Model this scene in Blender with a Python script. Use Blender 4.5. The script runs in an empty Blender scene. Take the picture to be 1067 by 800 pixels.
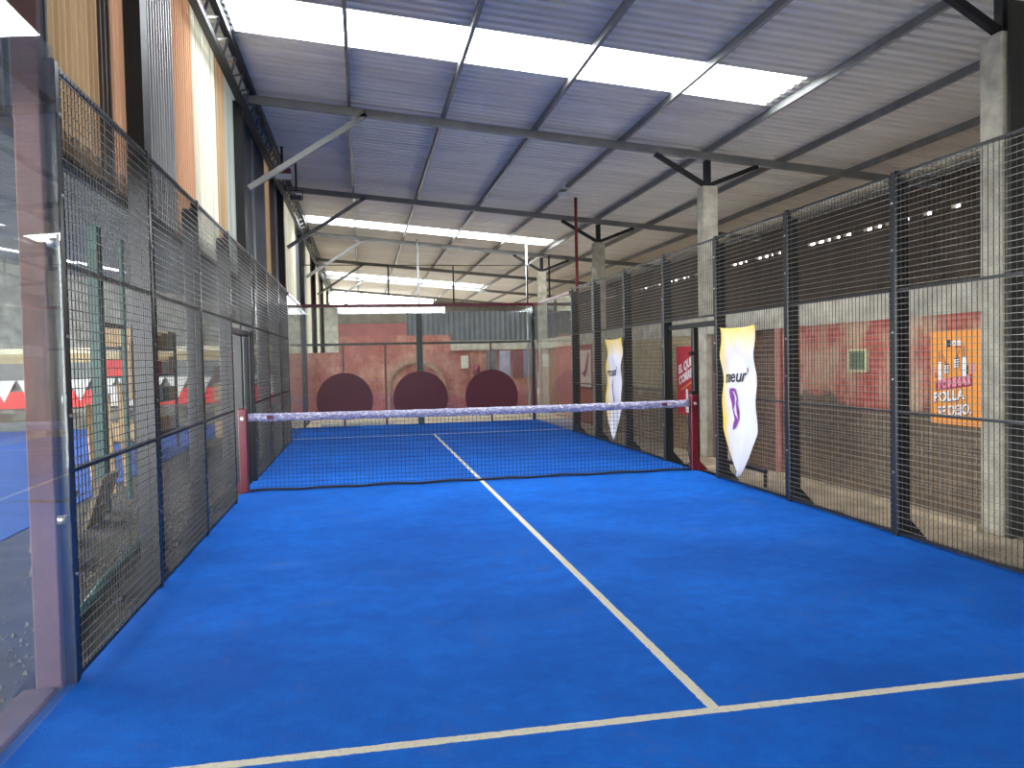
import bpy, math, random
from mathutils import Vector, Matrix
random.seed(7)
S = bpy.context.scene
COL = S.collection
PI = math.pi

# ---------------------------------------------------------------- materials
MATS = {}
def _new(name):
    m = bpy.data.materials.new(name); m.use_nodes = True
    nt = m.node_tree
    for n in list(nt.nodes): nt.nodes.remove(n)
    out = nt.nodes.new('ShaderNodeOutputMaterial')
    return m, nt, out
def N(nt, t, **kw):
    n = nt.nodes.new(t)
    for k, v in kw.items():
        if k in n.inputs: n.inputs[k].default_value = v
        else: setattr(n, k, v)
    return n
def c4(c): return (c[0], c[1], c[2], 1)
def mixc(nt, fac, a, b, mode='MIX'):
    m = nt.nodes.new('ShaderNodeMix'); m.data_type = 'RGBA'; m.blend_type = mode
    for sock, v in ((0, fac), (6, a), (7, b)):
        if hasattr(v, 'is_output'): nt.links.new(v, m.inputs[sock])
        else: m.inputs[sock].default_value = v if sock == 0 else c4(v)
    return m.outputs[2]
def mth(nt, op, a, b=0.0, c=None, clamp=False):
    m = nt.nodes.new('ShaderNodeMath'); m.operation = op; m.use_clamp = clamp
    for i, v in enumerate((a, b) if c is None else (a, b, c)):
        if hasattr(v, 'is_output'): nt.links.new(v, m.inputs[i])
        else: m.inputs[i].default_value = v
    return m.outputs[0]
def pos(nt):
    g = nt.nodes.new('ShaderNodeNewGeometry'); return g.outputs['Position']
def noise(nt, scale, detail=4, rough=.6, vec=None, stretch=None):
    p = vec or pos(nt)
    if stretch:
        mp = nt.nodes.new('ShaderNodeMapping'); mp.inputs['Scale'].default_value = stretch
        nt.links.new(p, mp.inputs[0]); p = mp.outputs[0]
    n = nt.nodes.new('ShaderNodeTexNoise')
    n.inputs['Scale'].default_value = scale; n.inputs['Detail'].default_value = detail; n.inputs['Roughness'].default_value = rough
    nt.links.new(p, n.inputs['Vector']); return n.outputs['Fac']
def ramp(nt, fac, lo, hi):
    r = nt.nodes.new('ShaderNodeMapRange'); r.inputs[1].default_value = lo; r.inputs[2].default_value = hi
    nt.links.new(fac, r.inputs[0]); return r.outputs[0]
def bump(nt, h, strength, dist=.01):
    b = nt.nodes.new('ShaderNodeBump'); b.inputs['Strength'].default_value = strength; b.inputs['Distance'].default_value = dist
    nt.links.new(h, b.inputs['Height']); return b.outputs[0]
def pbsdf(nt, out, col, rough=.6, metal=0., normal=None, spec=.5):
    b = nt.nodes.new('ShaderNodeBsdfPrincipled')
    if hasattr(col, 'is_output'): nt.links.new(col, b.inputs['Base Color'])
    else: b.inputs['Base Color'].default_value = c4(col)
    b.inputs['Roughness'].default_value = rough; b.inputs['Metallic'].default_value = metal
    b.inputs['Specular IOR Level'].default_value = spec
    if normal: nt.links.new(normal, b.inputs['Normal'])
    nt.links.new(b.outputs[0], out.inputs[0]); return b
def M(name, col, rough=.6, metal=0., var=.25, scale=6., col2=None, bmp=0., stretch=None, spec=.5):
    """plain procedural surface: base colour with mottled wear"""
    if name in MATS: return MATS[name]
    m, nt, out = _new(name)
    f = ramp(nt, noise(nt, scale, stretch=stretch), .3, .7)
    c2 = col2 or tuple(max(0, c * (1 - var)) for c in col)
    c = mixc(nt, f, col, c2)
    nb = bump(nt, noise(nt, scale * 8), bmp) if bmp else None
    pbsdf(nt, out, c, rough, metal, nb, spec)
    MATS[name] = m; return m

def mat_brick(name, c1, c2, mort, paint=None, z0=1.0, cream=None, scale=1.0, zfall=.25, axis='X'):
    m, nt, out = _new(name)
    p = pos(nt); sx = nt.nodes.new('ShaderNodeSeparateXYZ'); nt.links.new(p, sx.inputs[0])
    cx = nt.nodes.new('ShaderNodeCombineXYZ')
    nt.links.new(sx.outputs['Y' if axis == 'X' else 'X'], cx.inputs[0]); nt.links.new(sx.outputs['Z'], cx.inputs[1])
    b = nt.nodes.new('ShaderNodeTexBrick')
    b.inputs['Color1'].default_value = c4(c1); b.inputs['Color2'].default_value = c4(c2); b.inputs['Mortar'].default_value = c4(mort)
    b.inputs['Scale'].default_value = 1.0; b.inputs['Brick Width'].default_value = .24 * scale; b.inputs['Row Height'].default_value = .075 * scale
    b.inputs['Mortar Size'].default_value = .009; b.inputs['Mortar Smooth'].default_value = .3
    nt.links.new(cx.outputs[0], b.inputs['Vector'])
    col = mixc(nt, mth(nt, 'MULTIPLY', ramp(nt, noise(nt, 5), .35, .7), .5), b.outputs['Color'], tuple(x * .35 for x in c1))
    if paint:
        n1 = noise(nt, 2.5, 5)
        zz = mth(nt, 'ADD', sx.outputs['Z'], mth(nt, 'MULTIPLY', mth(nt, 'SUBTRACT', n1, .5), zfall * 3))
        f = ramp(nt, zz, z0 - .04, z0 + .04)
        pc = mixc(nt, b.outputs['Fac'], paint, tuple(x * .6 for x in paint))
        pc = mixc(nt, mth(nt, 'MULTIPLY', ramp(nt, noise(nt, 7), .45, .7), .55), pc, tuple(x * .45 for x in paint))
        if cream:
            pc = mixc(nt, mth(nt, 'MULTIPLY', ramp(nt, noise(nt, 1.7, 6, .7, stretch=(1, 1.1, .7)), .44, .64), .8), pc, cream)
        col = mixc(nt, f, col, pc)
    pbsdf(nt, out, col, .85, 0, bump(nt, b.outputs['Fac'], -.6, .01))
    MATS[name] = m; return m

def mat_glass(name, tint=(.93, .96, .95), dirt=.05, base=.05):
    m, nt, out = _new(name)
    g = nt.nodes.new('ShaderNodeNewGeometry')
    vm = nt.nodes.new('ShaderNodeVectorMath'); vm.operation = 'DOT_PRODUCT'
    nt.links.new(g.outputs['Normal'], vm.inputs[0]); nt.links.new(g.outputs['Incoming'], vm.inputs[1])
    d = mth(nt, 'SUBTRACT', 1.0, mth(nt, 'ABSOLUTE', vm.outputs['Value']), clamp=True)
    f = mth(nt, 'MULTIPLY_ADD', mth(nt, 'POWER', d, 5.0), .95, base, clamp=True)
    t = N(nt, 'ShaderNodeBsdfTransparent'); t.inputs[0].default_value = c4(tint)
    gl = N(nt, 'ShaderNodeBsdfGlossy'); gl.inputs['Roughness'].default_value = .0
    df = N(nt, 'ShaderNodeBsdfDiffuse'); df.inputs[0].default_value = (.55, .53, .55, 1)
    mx = N(nt, 'ShaderNodeMixShader'); nt.links.new(f, mx.inputs[0]); nt.links.new(t.outputs[0], mx.inputs[1]); nt.links.new(gl.outputs[0], mx.inputs[2])
    mx2 = N(nt, 'ShaderNodeMixShader')
    dn = mth(nt, 'MULTIPLY', ramp(nt, noise(nt, 3, 8, .75, stretch=(1, 1, .35)), .35, .75), dirt * 2)
    nt.links.new(dn, mx2.inputs[0]); nt.links.new(mx.outputs[0], mx2.inputs[1]); nt.links.new(df.outputs[0], mx2.inputs[2])
    nt.links.new(mx2.outputs[0], out.inputs[0]); MATS[name] = m; return m

def mat_transl(name, col, tr=.6, clear=0.):
    m, nt, out = _new(name)
    f = ramp(nt, noise(nt, 3, 4, .6, stretch=(1, 3, .25)), .25, .75)
    c = mixc(nt, f, col, tuple(x * .8 for x in col))
    if not clear:
        st = ramp(nt, noise(nt, 1.0, 3, .6, stretch=(1, 9, .12)), .46, .60)
        c = mixc(nt, mth(nt, 'MULTIPLY', st, .55), c, (col[0] * .5, col[1] * .45, col[2] * .42))
    d = N(nt, 'ShaderNodeBsdfDiffuse'); t = N(nt, 'ShaderNodeBsdfTranslucent')
    nt.links.new(c, d.inputs[0]); nt.links.new(c, t.inputs[0])
    mx = N(nt, 'ShaderNodeMixShader'); mx.inputs[0].default_value = tr
    nt.links.new(d.outputs[0], mx.inputs[1]); nt.links.new(t.outputs[0], mx.inputs[2])
    if clear:
        tp = N(nt, 'ShaderNodeBsdfTransparent'); m2 = N(nt, 'ShaderNodeMixShader'); m2.inputs[0].default_value = clear
        nt.links.new(mx.outputs[0], m2.inputs[1]); nt.links.new(tp.outputs[0], m2.inputs[2]); mx = m2
    nt.links.new(mx.outputs[0], out.inputs[0]); MATS[name] = m; return m

def mat_turf():
    m, nt, out = _new('blue turf')
    p = pos(nt); s = nt.nodes.new('ShaderNodeSeparateXYZ'); nt.links.new(p, s.inputs[0])
    wob = mth(nt, 'MULTIPLY', mth(nt, 'SUBTRACT', noise(nt, 22, 4, .8), .5), .022)
    X = mth(nt, 'ADD', s.outputs['X'], wob); Y = mth(nt, 'ADD', s.outputs['Y'], wob)
    f1 = noise(nt, .55, 5, .6, stretch=(1, 1.3, 1)); f2 = noise(nt, 6, 6, .75); f3 = noise(nt, 240, 2, .6)
    c = mixc(nt, ramp(nt, f1, .35, .68), (.004, .115, .50), (.007, .190, .78))
    c = mixc(nt, mth(nt, 'MULTIPLY', ramp(nt, f2, .4, .7), .5), c, (.003, .060, .38))
    c = mixc(nt, mth(nt, 'MULTIPLY', ramp(nt, f3, .35, .7), .5), c, (.003, .045, .28))
    # pale sand dust left in patches
    dust = mth(nt, 'MULTIPLY', ramp(nt, noise(nt, 1.5, 8, .8), .56, .78), .24)
    c = mixc(nt, dust, c, (.25, .35, .55))
    # painted lines: centre line and the two service lines
    hw = .027
    cen = mth(nt, 'MULTIPLY', mth(nt, 'LESS_THAN', mth(nt, 'ABSOLUTE', X), hw), mth(nt, 'LESS_THAN', mth(nt, 'ABSOLUTE', Y), 6.95))
    sv = mth(nt, 'LESS_THAN', mth(nt, 'ABSOLUTE', mth(nt, 'SUBTRACT', mth(nt, 'ABSOLUTE', Y), 6.95)), .028)
    ln = mth(nt, 'MAXIMUM', cen, sv)
    ln = mth(nt, 'MULTIPLY', ln, ramp(nt, noise(nt, 30, 4, .7), .1, .45))
    c = mixc(nt, ln, c, (.74, .68, .52))
    pbsdf(nt, out, c, .9, 0, bump(nt, mth(nt, 'ADD', f3, noise(nt, 60, 3)), .5, .006), .15)
    MATS['turf'] = m; return m

def mat_planks(name, c1, c2, w=.1, axis='Y'):
    m, nt, out = _new(name)
    p = pos(nt); s = nt.nodes.new('ShaderNodeSeparateXYZ'); nt.links.new(p, s.inputs[0])
    q = mth(nt, 'FRACT', mth(nt, 'DIVIDE', s.outputs[axis], w))
    gap = mth(nt, 'LESS_THAN', q, .08)
    f = noise(nt, 4, 5, .7, stretch=(6, 6, .5))
    c = mixc(nt, ramp(nt, f, .3, .7), c1, c2)
    c = mixc(nt, gap, c, tuple(x * .15 for x in c1))
    pbsdf(nt, out, c, .75); MATS[name] = m; return m

TURF = mat_turf()
TURF2 = M('faded blue turf', (.02, .10, .42), .9, var=.4, scale=2)
STEEL = M('black powder coat', (.012, .013, .015), .32, 0., .4, 5)
WIRE = M('mesh wire', (.26, .24, .20), .35, .6, .3, 4)  # horizontal wires: light caught from above is put into the paler colour
WIRE_SHADE = M('shaded mesh wire', (.035, .033, .03), .5, .2, .3, 4)  # same wire, vertical: its unlit look is put into a darker colour
GALV = M('grey painted steel', (.21, .21, .20), .5, .2, .35, 3)
DARKST = M('dark steel', (.009, .0095, .010), .55, .1, .5, 4)
ALU = M('aluminium roof sheet', (.76, .72, .64), .55, .05, .22, 1.2, stretch=(.4, 3, 1))
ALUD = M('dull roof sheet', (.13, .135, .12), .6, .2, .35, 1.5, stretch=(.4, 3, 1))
CONC = M('raw concrete', (.44, .40, .31), .9, 0, .45, 5, bmp=.4)
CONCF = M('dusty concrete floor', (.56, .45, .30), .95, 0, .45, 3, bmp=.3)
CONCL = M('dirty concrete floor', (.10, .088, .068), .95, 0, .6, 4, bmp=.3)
MAROON = M('maroon paint', (.16, .008, .02), .35, 0, .35, 4)
REDPOLE = M('red oxide paint', (.22, .03, .025), .45, 0, .3, 4)
SILVER = M('galvanised conduit', (.55, .55, .53), .35, .7, .2, 8)
GREEN = M('green paint', (.015, .085, .065), .45, 0, .4, 6)
WHITE = M('white plastic', (.7, .7, .7), .4, 0, .1, 5)
BLACKC = M('black cord', (.01, .01, .012), .7, 0, .2, 8)
NETC = M('net cord', (.008, .009, .014), .8, 0, .2, 8)
BROWN = M('rusty brown cladding', (.075, .05, .033), .85, 0, .5, 1.2, stretch=(1, 1, .4))
PINKP = M('faded maroon plaster', (.19, .10, .095), .8, 0, .4, 5, bmp=.2)
GLASS = mat_glass('tempered glass', dirt=.05)
GLASSN = mat_glass('dusty tempered glass', tint=(.92, .95, .94), dirt=.09)
SKYL = mat_transl('clear fibreglass', (.9, .92, .95), .7, clear=.72)
BRICKB = mat_brick('brick wall bay', (.16, .105, .06), (.10, .07, .045), (.22, .18, .12), (.44, .11, .075), 1.03, (.48, .38, .24))
BRICKD = mat_brick('bare brown brick', (.12, .06, .035), (.07, .04, .025), (.17, .13, .08))
BRICKC = mat_brick('tan plaster over brick', (.25, .17, .09), (.18, .12, .07), (.3, .24, .15), (.36, .28, .16), .9, None)
BRICKE = mat_brick('red painted brick', (.30, .08, .05), (.22, .055, .035), (.26, .1, .07), (.36, .085, .055), .3, None)
BRICKF = mat_brick('faded red end wall', (.34, .07, .045), (.27, .055, .04), (.30, .13, .10), (.29, .08, .06), .5, (.38, .20, .14), axis='Y')

# ---------------------------------------------------------------- mesh builder
class MB:
    def __init__(s): s.v = []; s.f = []; s.smooth = False
    def add(s, vs, fs):
        o = len(s.v); s.v += [tuple(v) for v in vs]; s.f += [tuple(i + o for i in f) for f in fs]; return s
    def box(s, x0, x1, y0, y1, z0, z1):
        v = [(x, y, z) for x in (x0, x1) for y in (y0, y1) for z in (z0, z1)]
        return s.add(v, [(0, 1, 3, 2), (4, 6, 7, 5), (0, 4, 5, 1), (2, 3, 7, 6), (0, 2, 6, 4), (1, 5, 7, 3)])
    def cbox(s, x0, x1, y0, y1, z0, z1, b=.006):
        """box with chamfered vertical and horizontal edges"""
        b = min(b, (x1 - x0) * .3, (y1 - y0) * .3, (z1 - z0) * .3)
        def ring(z, i):
            return [(x0 + b + i, y0 + i, z), (x1 - b - i, y0 + i, z), (x1 - i, y0 + b + i, z), (x1 - i, y1 - b - i, z), (x1 - b - i, y1 - i, z), (x0 + b + i, y1 - i, z), (x0 + i, y1 - b - i, z), (x0 + i, y0 + b + i, z)]
        R = [ring(z0, b * .7), ring(z0 + b, 0), ring(z1 - b, 0), ring(z1, b * .7)]
        v = [p for r in R for p in r]; f = []
        for k in range(3):
            for j in range(8): f.append((k * 8 + j, k * 8 + (j + 1) % 8, k * 8 + 8 + (j + 1) % 8, k * 8 + 8 + j))
        f.append(tuple(range(7, -1, -1))); f.append(tuple(range(24, 32)))
        return s.add(v, f)
    def bar(s, a, b, w, h=None, up=(0, 0, 1)):
        a = Vector(a); b = Vector(b); d = (b - a).normalized(); u = Vector(up)
        if abs(d.dot(u)) > .99: u = Vector((0, 1, 0))
        r = d.cross(u).normalized(); u = r.cross(d).normalized(); h = h or w
        v = []
        for p in (a, b):
            for sx, sz in ((-1, -1), (1, -1), (1, 1), (-1, 1)): v.append(p + r * sx * w / 2 + u * sz * h / 2)
        return s.add(v, [(0, 1, 5, 4), (1, 2, 6, 5), (2, 3, 7, 6), (3, 0, 4, 7), (3, 2, 1, 0), (4, 5, 6, 7)])
    def tube(s, pts, r, n=8):
        pts = [Vector(p) for p in pts]; v = []; f = []
        for i, p in enumerate(pts):
            d = (pts[min(i + 1, len(pts) - 1)] - pts[max(i - 1, 0)]).normalized()
            u = Vector((0, 0, 1)) if abs(d.z) < .9 else Vector((0, 1, 0))
            a = d.cross(u).normalized(); b = a.cross(d)
            rr = r[i] if isinstance(r, (list, tuple)) else r
            for k in range(n):
                t = 2 * PI * k / n; v.append(p + a * math.cos(t) * rr + b * math.sin(t) * rr)
        for i in range(len(pts) - 1):
            for k in range(n): f.append((i * n + k, i * n + (k + 1) % n, (i + 1) * n + (k + 1) % n, (i + 1) * n + k))
        f.append(tuple(range(n - 1, -1, -1))); f.append(tuple(range((len(pts) - 1) * n, len(pts) * n)))
        s.smooth = n > 5
        return s.add(v, f)
    def prism(s, poly, axis, a, b):
        """polygon in the plane perpendicular to axis, extruded a..b"""
        def P(p, t):
            return {'X': (t, p[0], p[1]), 'Y': (p[0], t, p[1]), 'Z': (p[0], p[1], t)}[axis]
        n = len(poly); v = [P(p, a) for p in poly] + [P(p, b) for p in poly]
        f = [(i, (i + 1) % n, n + (i + 1) % n, n + i) for i in range(n)] + [tuple(range(n - 1, -1, -1)), tuple(range(n, 2 * n))]
        return s.add(v, f)
    def build(s, name, mat, parent=None, origin=None):
        if parent is not None:
            o = _wloc(parent)
        elif origin is not None: o = Vector(origin)
        else:
            xs = [p[0] for p in s.v]; ys = [p[1] for p in s.v]; zs = [p[2] for p in s.v]
            o = Vector(((min(xs) + max(xs)) / 2, (min(ys) + max(ys)) / 2, min(zs)))
        me = bpy.data.meshes.new(name)
        me.from_pydata([(p[0] - o.x, p[1] - o.y, p[2] - o.z) for p in s.v], [], s.f)
        me.materials.append(mat); me.update()
        if s.smooth:
            for p in me.polygons: p.use_smooth = len(p.vertices) == 4
        ob = bpy.data.objects.new(name, me); COL.objects.link(ob)
        if parent is not None: ob.parent = parent
        else: ob.location = o
        return ob
def _wloc(o):
    v = Vector((0, 0, 0))
    while o is not None: v += o.location; o = o.parent
    return v
def tag(o, label, cat, group=None, kind=None):
    o['label'] = label; o['category'] = cat
    if group: o['group'] = group
    if kind: o['kind'] = kind
    return o
def thing(name, label, cat, loc, group=None):
    o = bpy.data.objects.new(name, None); o.empty_display_size = .1; COL.objects.link(o); o.location = loc
    return tag(o, label, cat, group)
def struct(o): o['kind'] = 'structure'; return o
def dup(root, loc, rz=0, label=None):
    def cp(o, par):
        c = o.copy(); COL.objects.link(c)
        if par is not None: c.parent = par
        for ch in o.children: cp(ch, c)
        return c
    r = cp(root, None); r.location = loc; r.rotation_euler = (0, 0, rz)
    if label: r['label'] = label
    return r
def text_mb(txt, size, off=0., sub=0):
    cu = bpy.data.curves.new('t', 'FONT'); cu.body = txt; cu.size = size; cu.offset = off; cu.align_x = 'CENTER'; cu.align_y = 'CENTER'; cu.resolution_u = 3
    ob = bpy.data.objects.new('t', cu); COL.objects.link(ob)
    dg = bpy.context.evaluated_depsgraph_get(); dg.update()
    me = bpy.data.meshes.new_from_object(ob.evaluated_get(dg))
    import bmesh
    b = bmesh.new(); b.from_mesh(me); bmesh.ops.triangulate(b, faces=b.faces[:])
    for _ in range(sub):
        lng = [e for e in b.edges if e.calc_length() > size * .12]
        if not lng: break
        bmesh.ops.subdivide_edges(b, edges=lng, cuts=1); bmesh.ops.triangulate(b, faces=b.faces[:])
    b.to_mesh(me); b.free()
    v = [tuple(p.co) for p in me.vertices]; f = [tuple(p.vertices) for p in me.polygons]
    bpy.data.objects.remove(ob); bpy.data.curves.remove(cu); bpy.data.meshes.remove(me)
    return v, f

# ---------------------------------------------------------------- constants
W = 2.97; H = 3.10; G = -.08                      # half court width, fence height, outside ground
ZR = lambda x: 5.40 - .0885 * x                   # underside of roof sheet
TY = [-10.15, -4.1, 1.95, 8.0, 14.05, 20.1, 26.15, 32.2]
YB = -16.0; YE = 35.0
SKY = [(-1.15, -.10), (12.0, 13.05), (25.3, 26.6)]

# ---------------------------------------------------------------- floors
struct(MB().box(-3.02, 3.02, -11.2, 10.06, -.09, 0).build('floor', TURF))
o = struct(MB().box(-17, 8.6, YB, YE, -.3, G).build('floor', CONCF))
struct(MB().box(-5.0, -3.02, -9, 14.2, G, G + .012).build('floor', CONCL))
struct(MB().box(-16.8, -5.0, -9, 14.0, G, G + .02).build('floor', TURF2))

# ---------------------------------------------------------------- roofs
def corr_roof(y0, y1, x0, x1, zf, pitch=.17, h=.03):
    mb = MB(); v = []; y = y0; prof = []
    n = max(1, round((y1 - y0) / pitch)); p = (y1 - y0) / n
    for i in range(n):
        a = y0 + i * p
        prof += [(a, 0), (a + p * .3, 0), (a + p * .42, h), (a + p * .78, h), (a + p * .9, 0)]
    prof.append((y1, 0))
    for (yy, zz) in prof: v += [(x0, yy, zf(x0) + zz), (x1, yy, zf(x1) + zz)]
    f = [(2 * i, 2 * i + 1, 2 * i + 3, 2 * i + 2) for i in range(len(prof) - 1)]
    return mb.add(v, f)
roof = MB()
edges = [YB] + [e for s in SKY for e in s] + [YE]
for i in range(0, len(edges), 2):
    m_ = corr_roof(edges[i], edges[i + 1], -3.42, 8.6, ZR); roof.add(m_.v, m_.f)
for (a, b) in SKY:
    for (xa, xb) in ((-3.42, -2.92), (4.06, 8.6)):
        m_ = corr_roof(a, b, xa, xb, ZR); roof.add(m_.v, m_.f)
struct(roof.build('ceiling', ALU))
for k, (a, b) in enumerate(SKY):
    struct(corr_roof(a, b, -2.92, 4.06, ZR).build('window_%d' % (k + 1), SKYL))
# neighbouring hall roof (left), with its own narrow roof lights
ZL = lambda x: 3.02 + (-3.27 - x) * .2
LSK = [(-3.6, -2.9), (1.6, 2.3), (7.6, 8.3)]
r2 = MB(); e2 = [YB] + [e for s in LSK for e in s] + [14.5]
for i in range(0, len(e2), 2):
    m_ = corr_roof(e2[i], e2[i + 1], -17, -3.27, ZL, .25, .04); r2.add(m_.v, m_.f)
for (a, b) in LSK:
    for (xa, xb) in ((-17, -14.0), (-6.5, -3.27)):
        m_ = corr_roof(a, b, xa, xb, ZL, .25, .04); r2.add(m_.v, m_.f)
struct(r2.build('ceiling', ALUD))
for k, (a, b) in enumerate(LSK):
    struct(corr_roof(a, b, -14.0, -6.5, ZL, .25, .04).build('window_%d' % (4 + k), SKYL))

# ---------------------------------------------------------------- outer walls
struct(MB().box(-17, -14, YB - .1, YB, G, 6.2).box(-14, -5.5, YB - .1, YB, 4.2, 6.2).box(-5.5, -2.8, YB - .1, YB, G, 5.9).box(-2.8, 3.4, YB - .1, YB, G, 4.45).box(3.4, 8.6, YB - .1, YB, G, 5.3).build('wall_rear', CONC))  # openings behind the camera added to brighten the ceiling and left hall
struct(MB().box(-17.1, -17, YB, 14.4, G, .3).box(-17.1, -17, 12.5, 14.4, .3, 5.9).box(-17.1, -17, YB, 12.5, 4.2, 5.9).build('wall_far_left', M('pale sheet cladding', (.42, .42, .36), .8, 0, .5, 2.5)))  # open side out of view, added to send light across the court
wr = MB().box(8.5, 8.6, YB, YE, .42, 4.02).box(8.5, 8.6, YB, -6, G, .42).box(8.5, 8.6, YB, YE, G, .1)  # low slot out of view added to throw light up at the roof
for yy in range(-2, 35, 4): wr.box(8.5, 8.6, yy, yy + .3, .1, .42)
wr.box(8.5, 8.6, YB, YE, 4.085, 4.75)
for i in range(150):
    y = YB + i * .34
    wr.box(8.5, 8.6, y, y + random.choice((.03, .08, .3, .12)), 4.02, 4.085)
struct(wr.build('wall_right', BROWN))
# far end of the hall: low wall with an open strip of daylight under the roof on the left
fw = MB().box(-3.3, 8.6, YE, YE + .15, .8, 4.75).box(-3.4, -3.0, YE, YE + .15, G, 3.5).box(2.5, 2.8, YE, YE + .15, G, 3.5).box(8.2, 8.6, YE, YE + .15, G, 3.5).box(2.6, 8.6, YE, YE + .15, 4.75, 5.3)  # hidden gap at floor level added to brighten the far ceiling
struct(fw.build('wall_end', M('grey block wall', (.25, .23, .2), .9, 0, .4, 2)))

# upper left wall: tall corrugated sheets of several colours
def vsheet(y0, y1, z0, z1, x=-3.30, pitch=.1, h=.03):
    mb = MB(); n = max(1, round((y1 - y0) / pitch)); p = (y1 - y0) / n; pr = []
    for i in range(n):
        a = y0 + i * p; pr += [(a, 0), (a + .3 * p, 0), (a + .45 * p, h), (a + .75 * p, h), (a + .9 * p, 0)]
    pr.append((y1, 0)); v = []
    for (yy, xx) in pr: v += [(x + xx, yy, z0), (x + xx, yy, z1)]
    return mb.add(v, [(2 * i, 2 * i + 2, 2 * i + 3, 2 * i + 1) for i in range(len(pr) - 1)])
CREAM = mat_transl('cream fibreglass', (.66, .64, .52), .10)
GOLD = mat_transl('amber fibreglass', (.44, .31, .18), .10)
ORANGE = mat_transl('orange fibreglass', (.52, .31, .19), .10)
BRN = M('brown painted sheet', (.12, .075, .045), .7, 0, .5, 3, stretch=(1, 4, .3))
GREYS = M('weathered grey sheet', (.50, .49, .45), .55, .3, .5, 3, stretch=(1, 8, .2))
GRNG = mat_transl('grey green fibreglass', (.42, .45, .40), .08)
DKG = M('slate grey sheet', (.13, .14, .15), .6, .1, .4, 3, stretch=(1, 4, .3))
MARS = M('maroon sheet', (.18, .045, .05), .6, 0, .4, 3, stretch=(1, 4, .3))
DGS = M('dark corrugated sheet', (.10, .09, .075), .7, 0, .7, 4, stretch=(1, 8, .3))
sheets = [(-16, -6.3, DKG), (-6.3, -5.55, DGS), (-5.55, -4.72, GOLD), (-4.72, -4.45, BRN), (-4.45, -4.05, ORANGE), (-4.05, -2.62, GREYS),
          (-2.62, -1.78, ORANGE), (-1.78, -.50, CREAM), (-.50, .14, GOLD), (.14, 1.3, GRNG), (1.3, 4.2, DKG), (4.2, 4.9, GOLD), (4.9, 5.8, BRN),
          (5.8, 6.3, GREYS), (6.3, 6.9, MARS), (6.9, 7.9, GOLD), (7.9, 10.6, CREAM), (10.6, 12.2, DKG), (12.2, 14.5, GREYS), (14.5, 16.5, CREAM),
          (16.5, 18.2, MARS), (18.2, 21.5, CREAM), (21.5, 24, BRN), (24, 29, CREAM), (29, 35, GREYS)]
YM = lambda y: -10.17 + (y + 10.17) * 1.10
for (a, b, m) in sheets:
    a, b = max(YB, YM(a)), min(YE, YM(b))
    if b <= a: continue
    ob = struct(vsheet(a, b, 2.91 if a < 14 else G, 5.70).build('wall_left', m))
# timber-like rail along the bottom edge of the sheets
struct(MB().box(-3.37, -3.31, -16, 14.5, 2.86, 2.98).build('trim_1', DARKST))

# end wall of the court building at Y = 14.3
yb = 14.3
struct(MB().box(-3.25, 4.0, yb, yb + .2, G, 1.93).build('wall_back', BRICKF))
struct(MB().box(1.24, 4.0, yb - .06, yb + .2, 1.93, 2.22).build('trim_2', CONC))
struct(MB().box(-2.2, 1.24, yb, yb + .15, 1.93, 2.42).build('wall_back', BRICKF))
struct(MB().box(-2.2, -.12, yb, yb + .06, 2.42, 2.80).build('wall_back', M('dull red board', (.26, .07, .06), .8, 0, .4, 3)))
struct(MB().box(-2.6, -2.2, yb - .05, yb + .15, 1.93, 3.4).build('wall_back', CONC))
cur = MB(); nn = 80; v = []
for i in range(nn + 1):
    x = -.12 + i * (3.97 / nn); yy = yb + .05 + .03 * math.sin(i * 1.9)
    v += [(x, yy, 2.24), (x, yy, 3.14)]
cur.add(v, [(2 * i, 2 * i + 2, 2 * i + 3, 2 * i + 1) for i in range(nn)])
struct(cur.build('wall_back', M('grey steel sheeting', (.10, .105, .11), .7, 0, .4, 2)))
struct(MB().prism([(-17, G), (-3.3, G), (-3.3, ZL(-3.3) - .004), (-17, ZL(-17) - .004)], 'Y', yb, yb + .2).build('wall_left_back', M('mottled pale wall', (.27, .26, .22), .85, 0, .6, 3.5)))

# right side: concrete columns, ring beam, brick infill
for i, (y, lb) in enumerate([(-4.1, 'raw concrete column nearest the camera beside the orange poster'), (1.95, 'raw concrete column rising behind the white banner flag near the net'),
                             (8.0, 'slim concrete column behind the far end of the right mesh fence'), (14.05, 'concrete column behind the far right glass corner')]):
    t = thing('concrete_column', lb, 'column', (4.15, y, G), 'concrete columns along the right wall')
    MB().cbox(4.02, 4.28, y - .125, y + .125, G, 4.36, .012).build('shaft', CONC, t)
    MB().cbox(4.10, 4.20, y - .05, y + .05, 4.36, ZR(4.15) - .24, .006).build('steel_post', DARKST, t)
    MB().bar((4.10, y, 4.40), (3.25, y, ZR(3.25) - .23), .07, .07).build('strut', DARKST, t)
    MB().bar((4.20, y, 4.40), (5.05, y, ZR(5.05) - .23), .07, .07).build('strut', DARKST, t)
for (a, b, z1) in ((-3.97, 1.82, 2.25), (2.08, 7.87, 2.24), (8.13, 13.92, 2.22)):
    struct(MB().box(4.06, 4.26, a, b, 1.94, z1).build('trim_3', CONC))
struct(MB().box(4.10, 4.22, -3.97, -.42, G, 1.94).build('wall_right', BRICKB))
struct(MB().box(4.22, 4.34, -.32, .75, G, 1.94).build('wall_right', BRICKD))
struct(MB().box(4.06, 4.22, -.44, -.30, G, 1.94).build('trim_4', M('faded pink post', (.42, .17, .13), .8, 0, .4, 5)))
struct(MB().box(4.12, 4.22, .75, 1.12, G, 1.94).build('wall_right', CONC))
struct(MB().box(4.10, 4.22, 2.08, 7.87, G, 1.94).build('wall_right', BRICKC))
struct(MB().box(4.10, 4.22, 8.13, 12.2, G, 1.94).build('wall_right', BRICKE))
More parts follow.
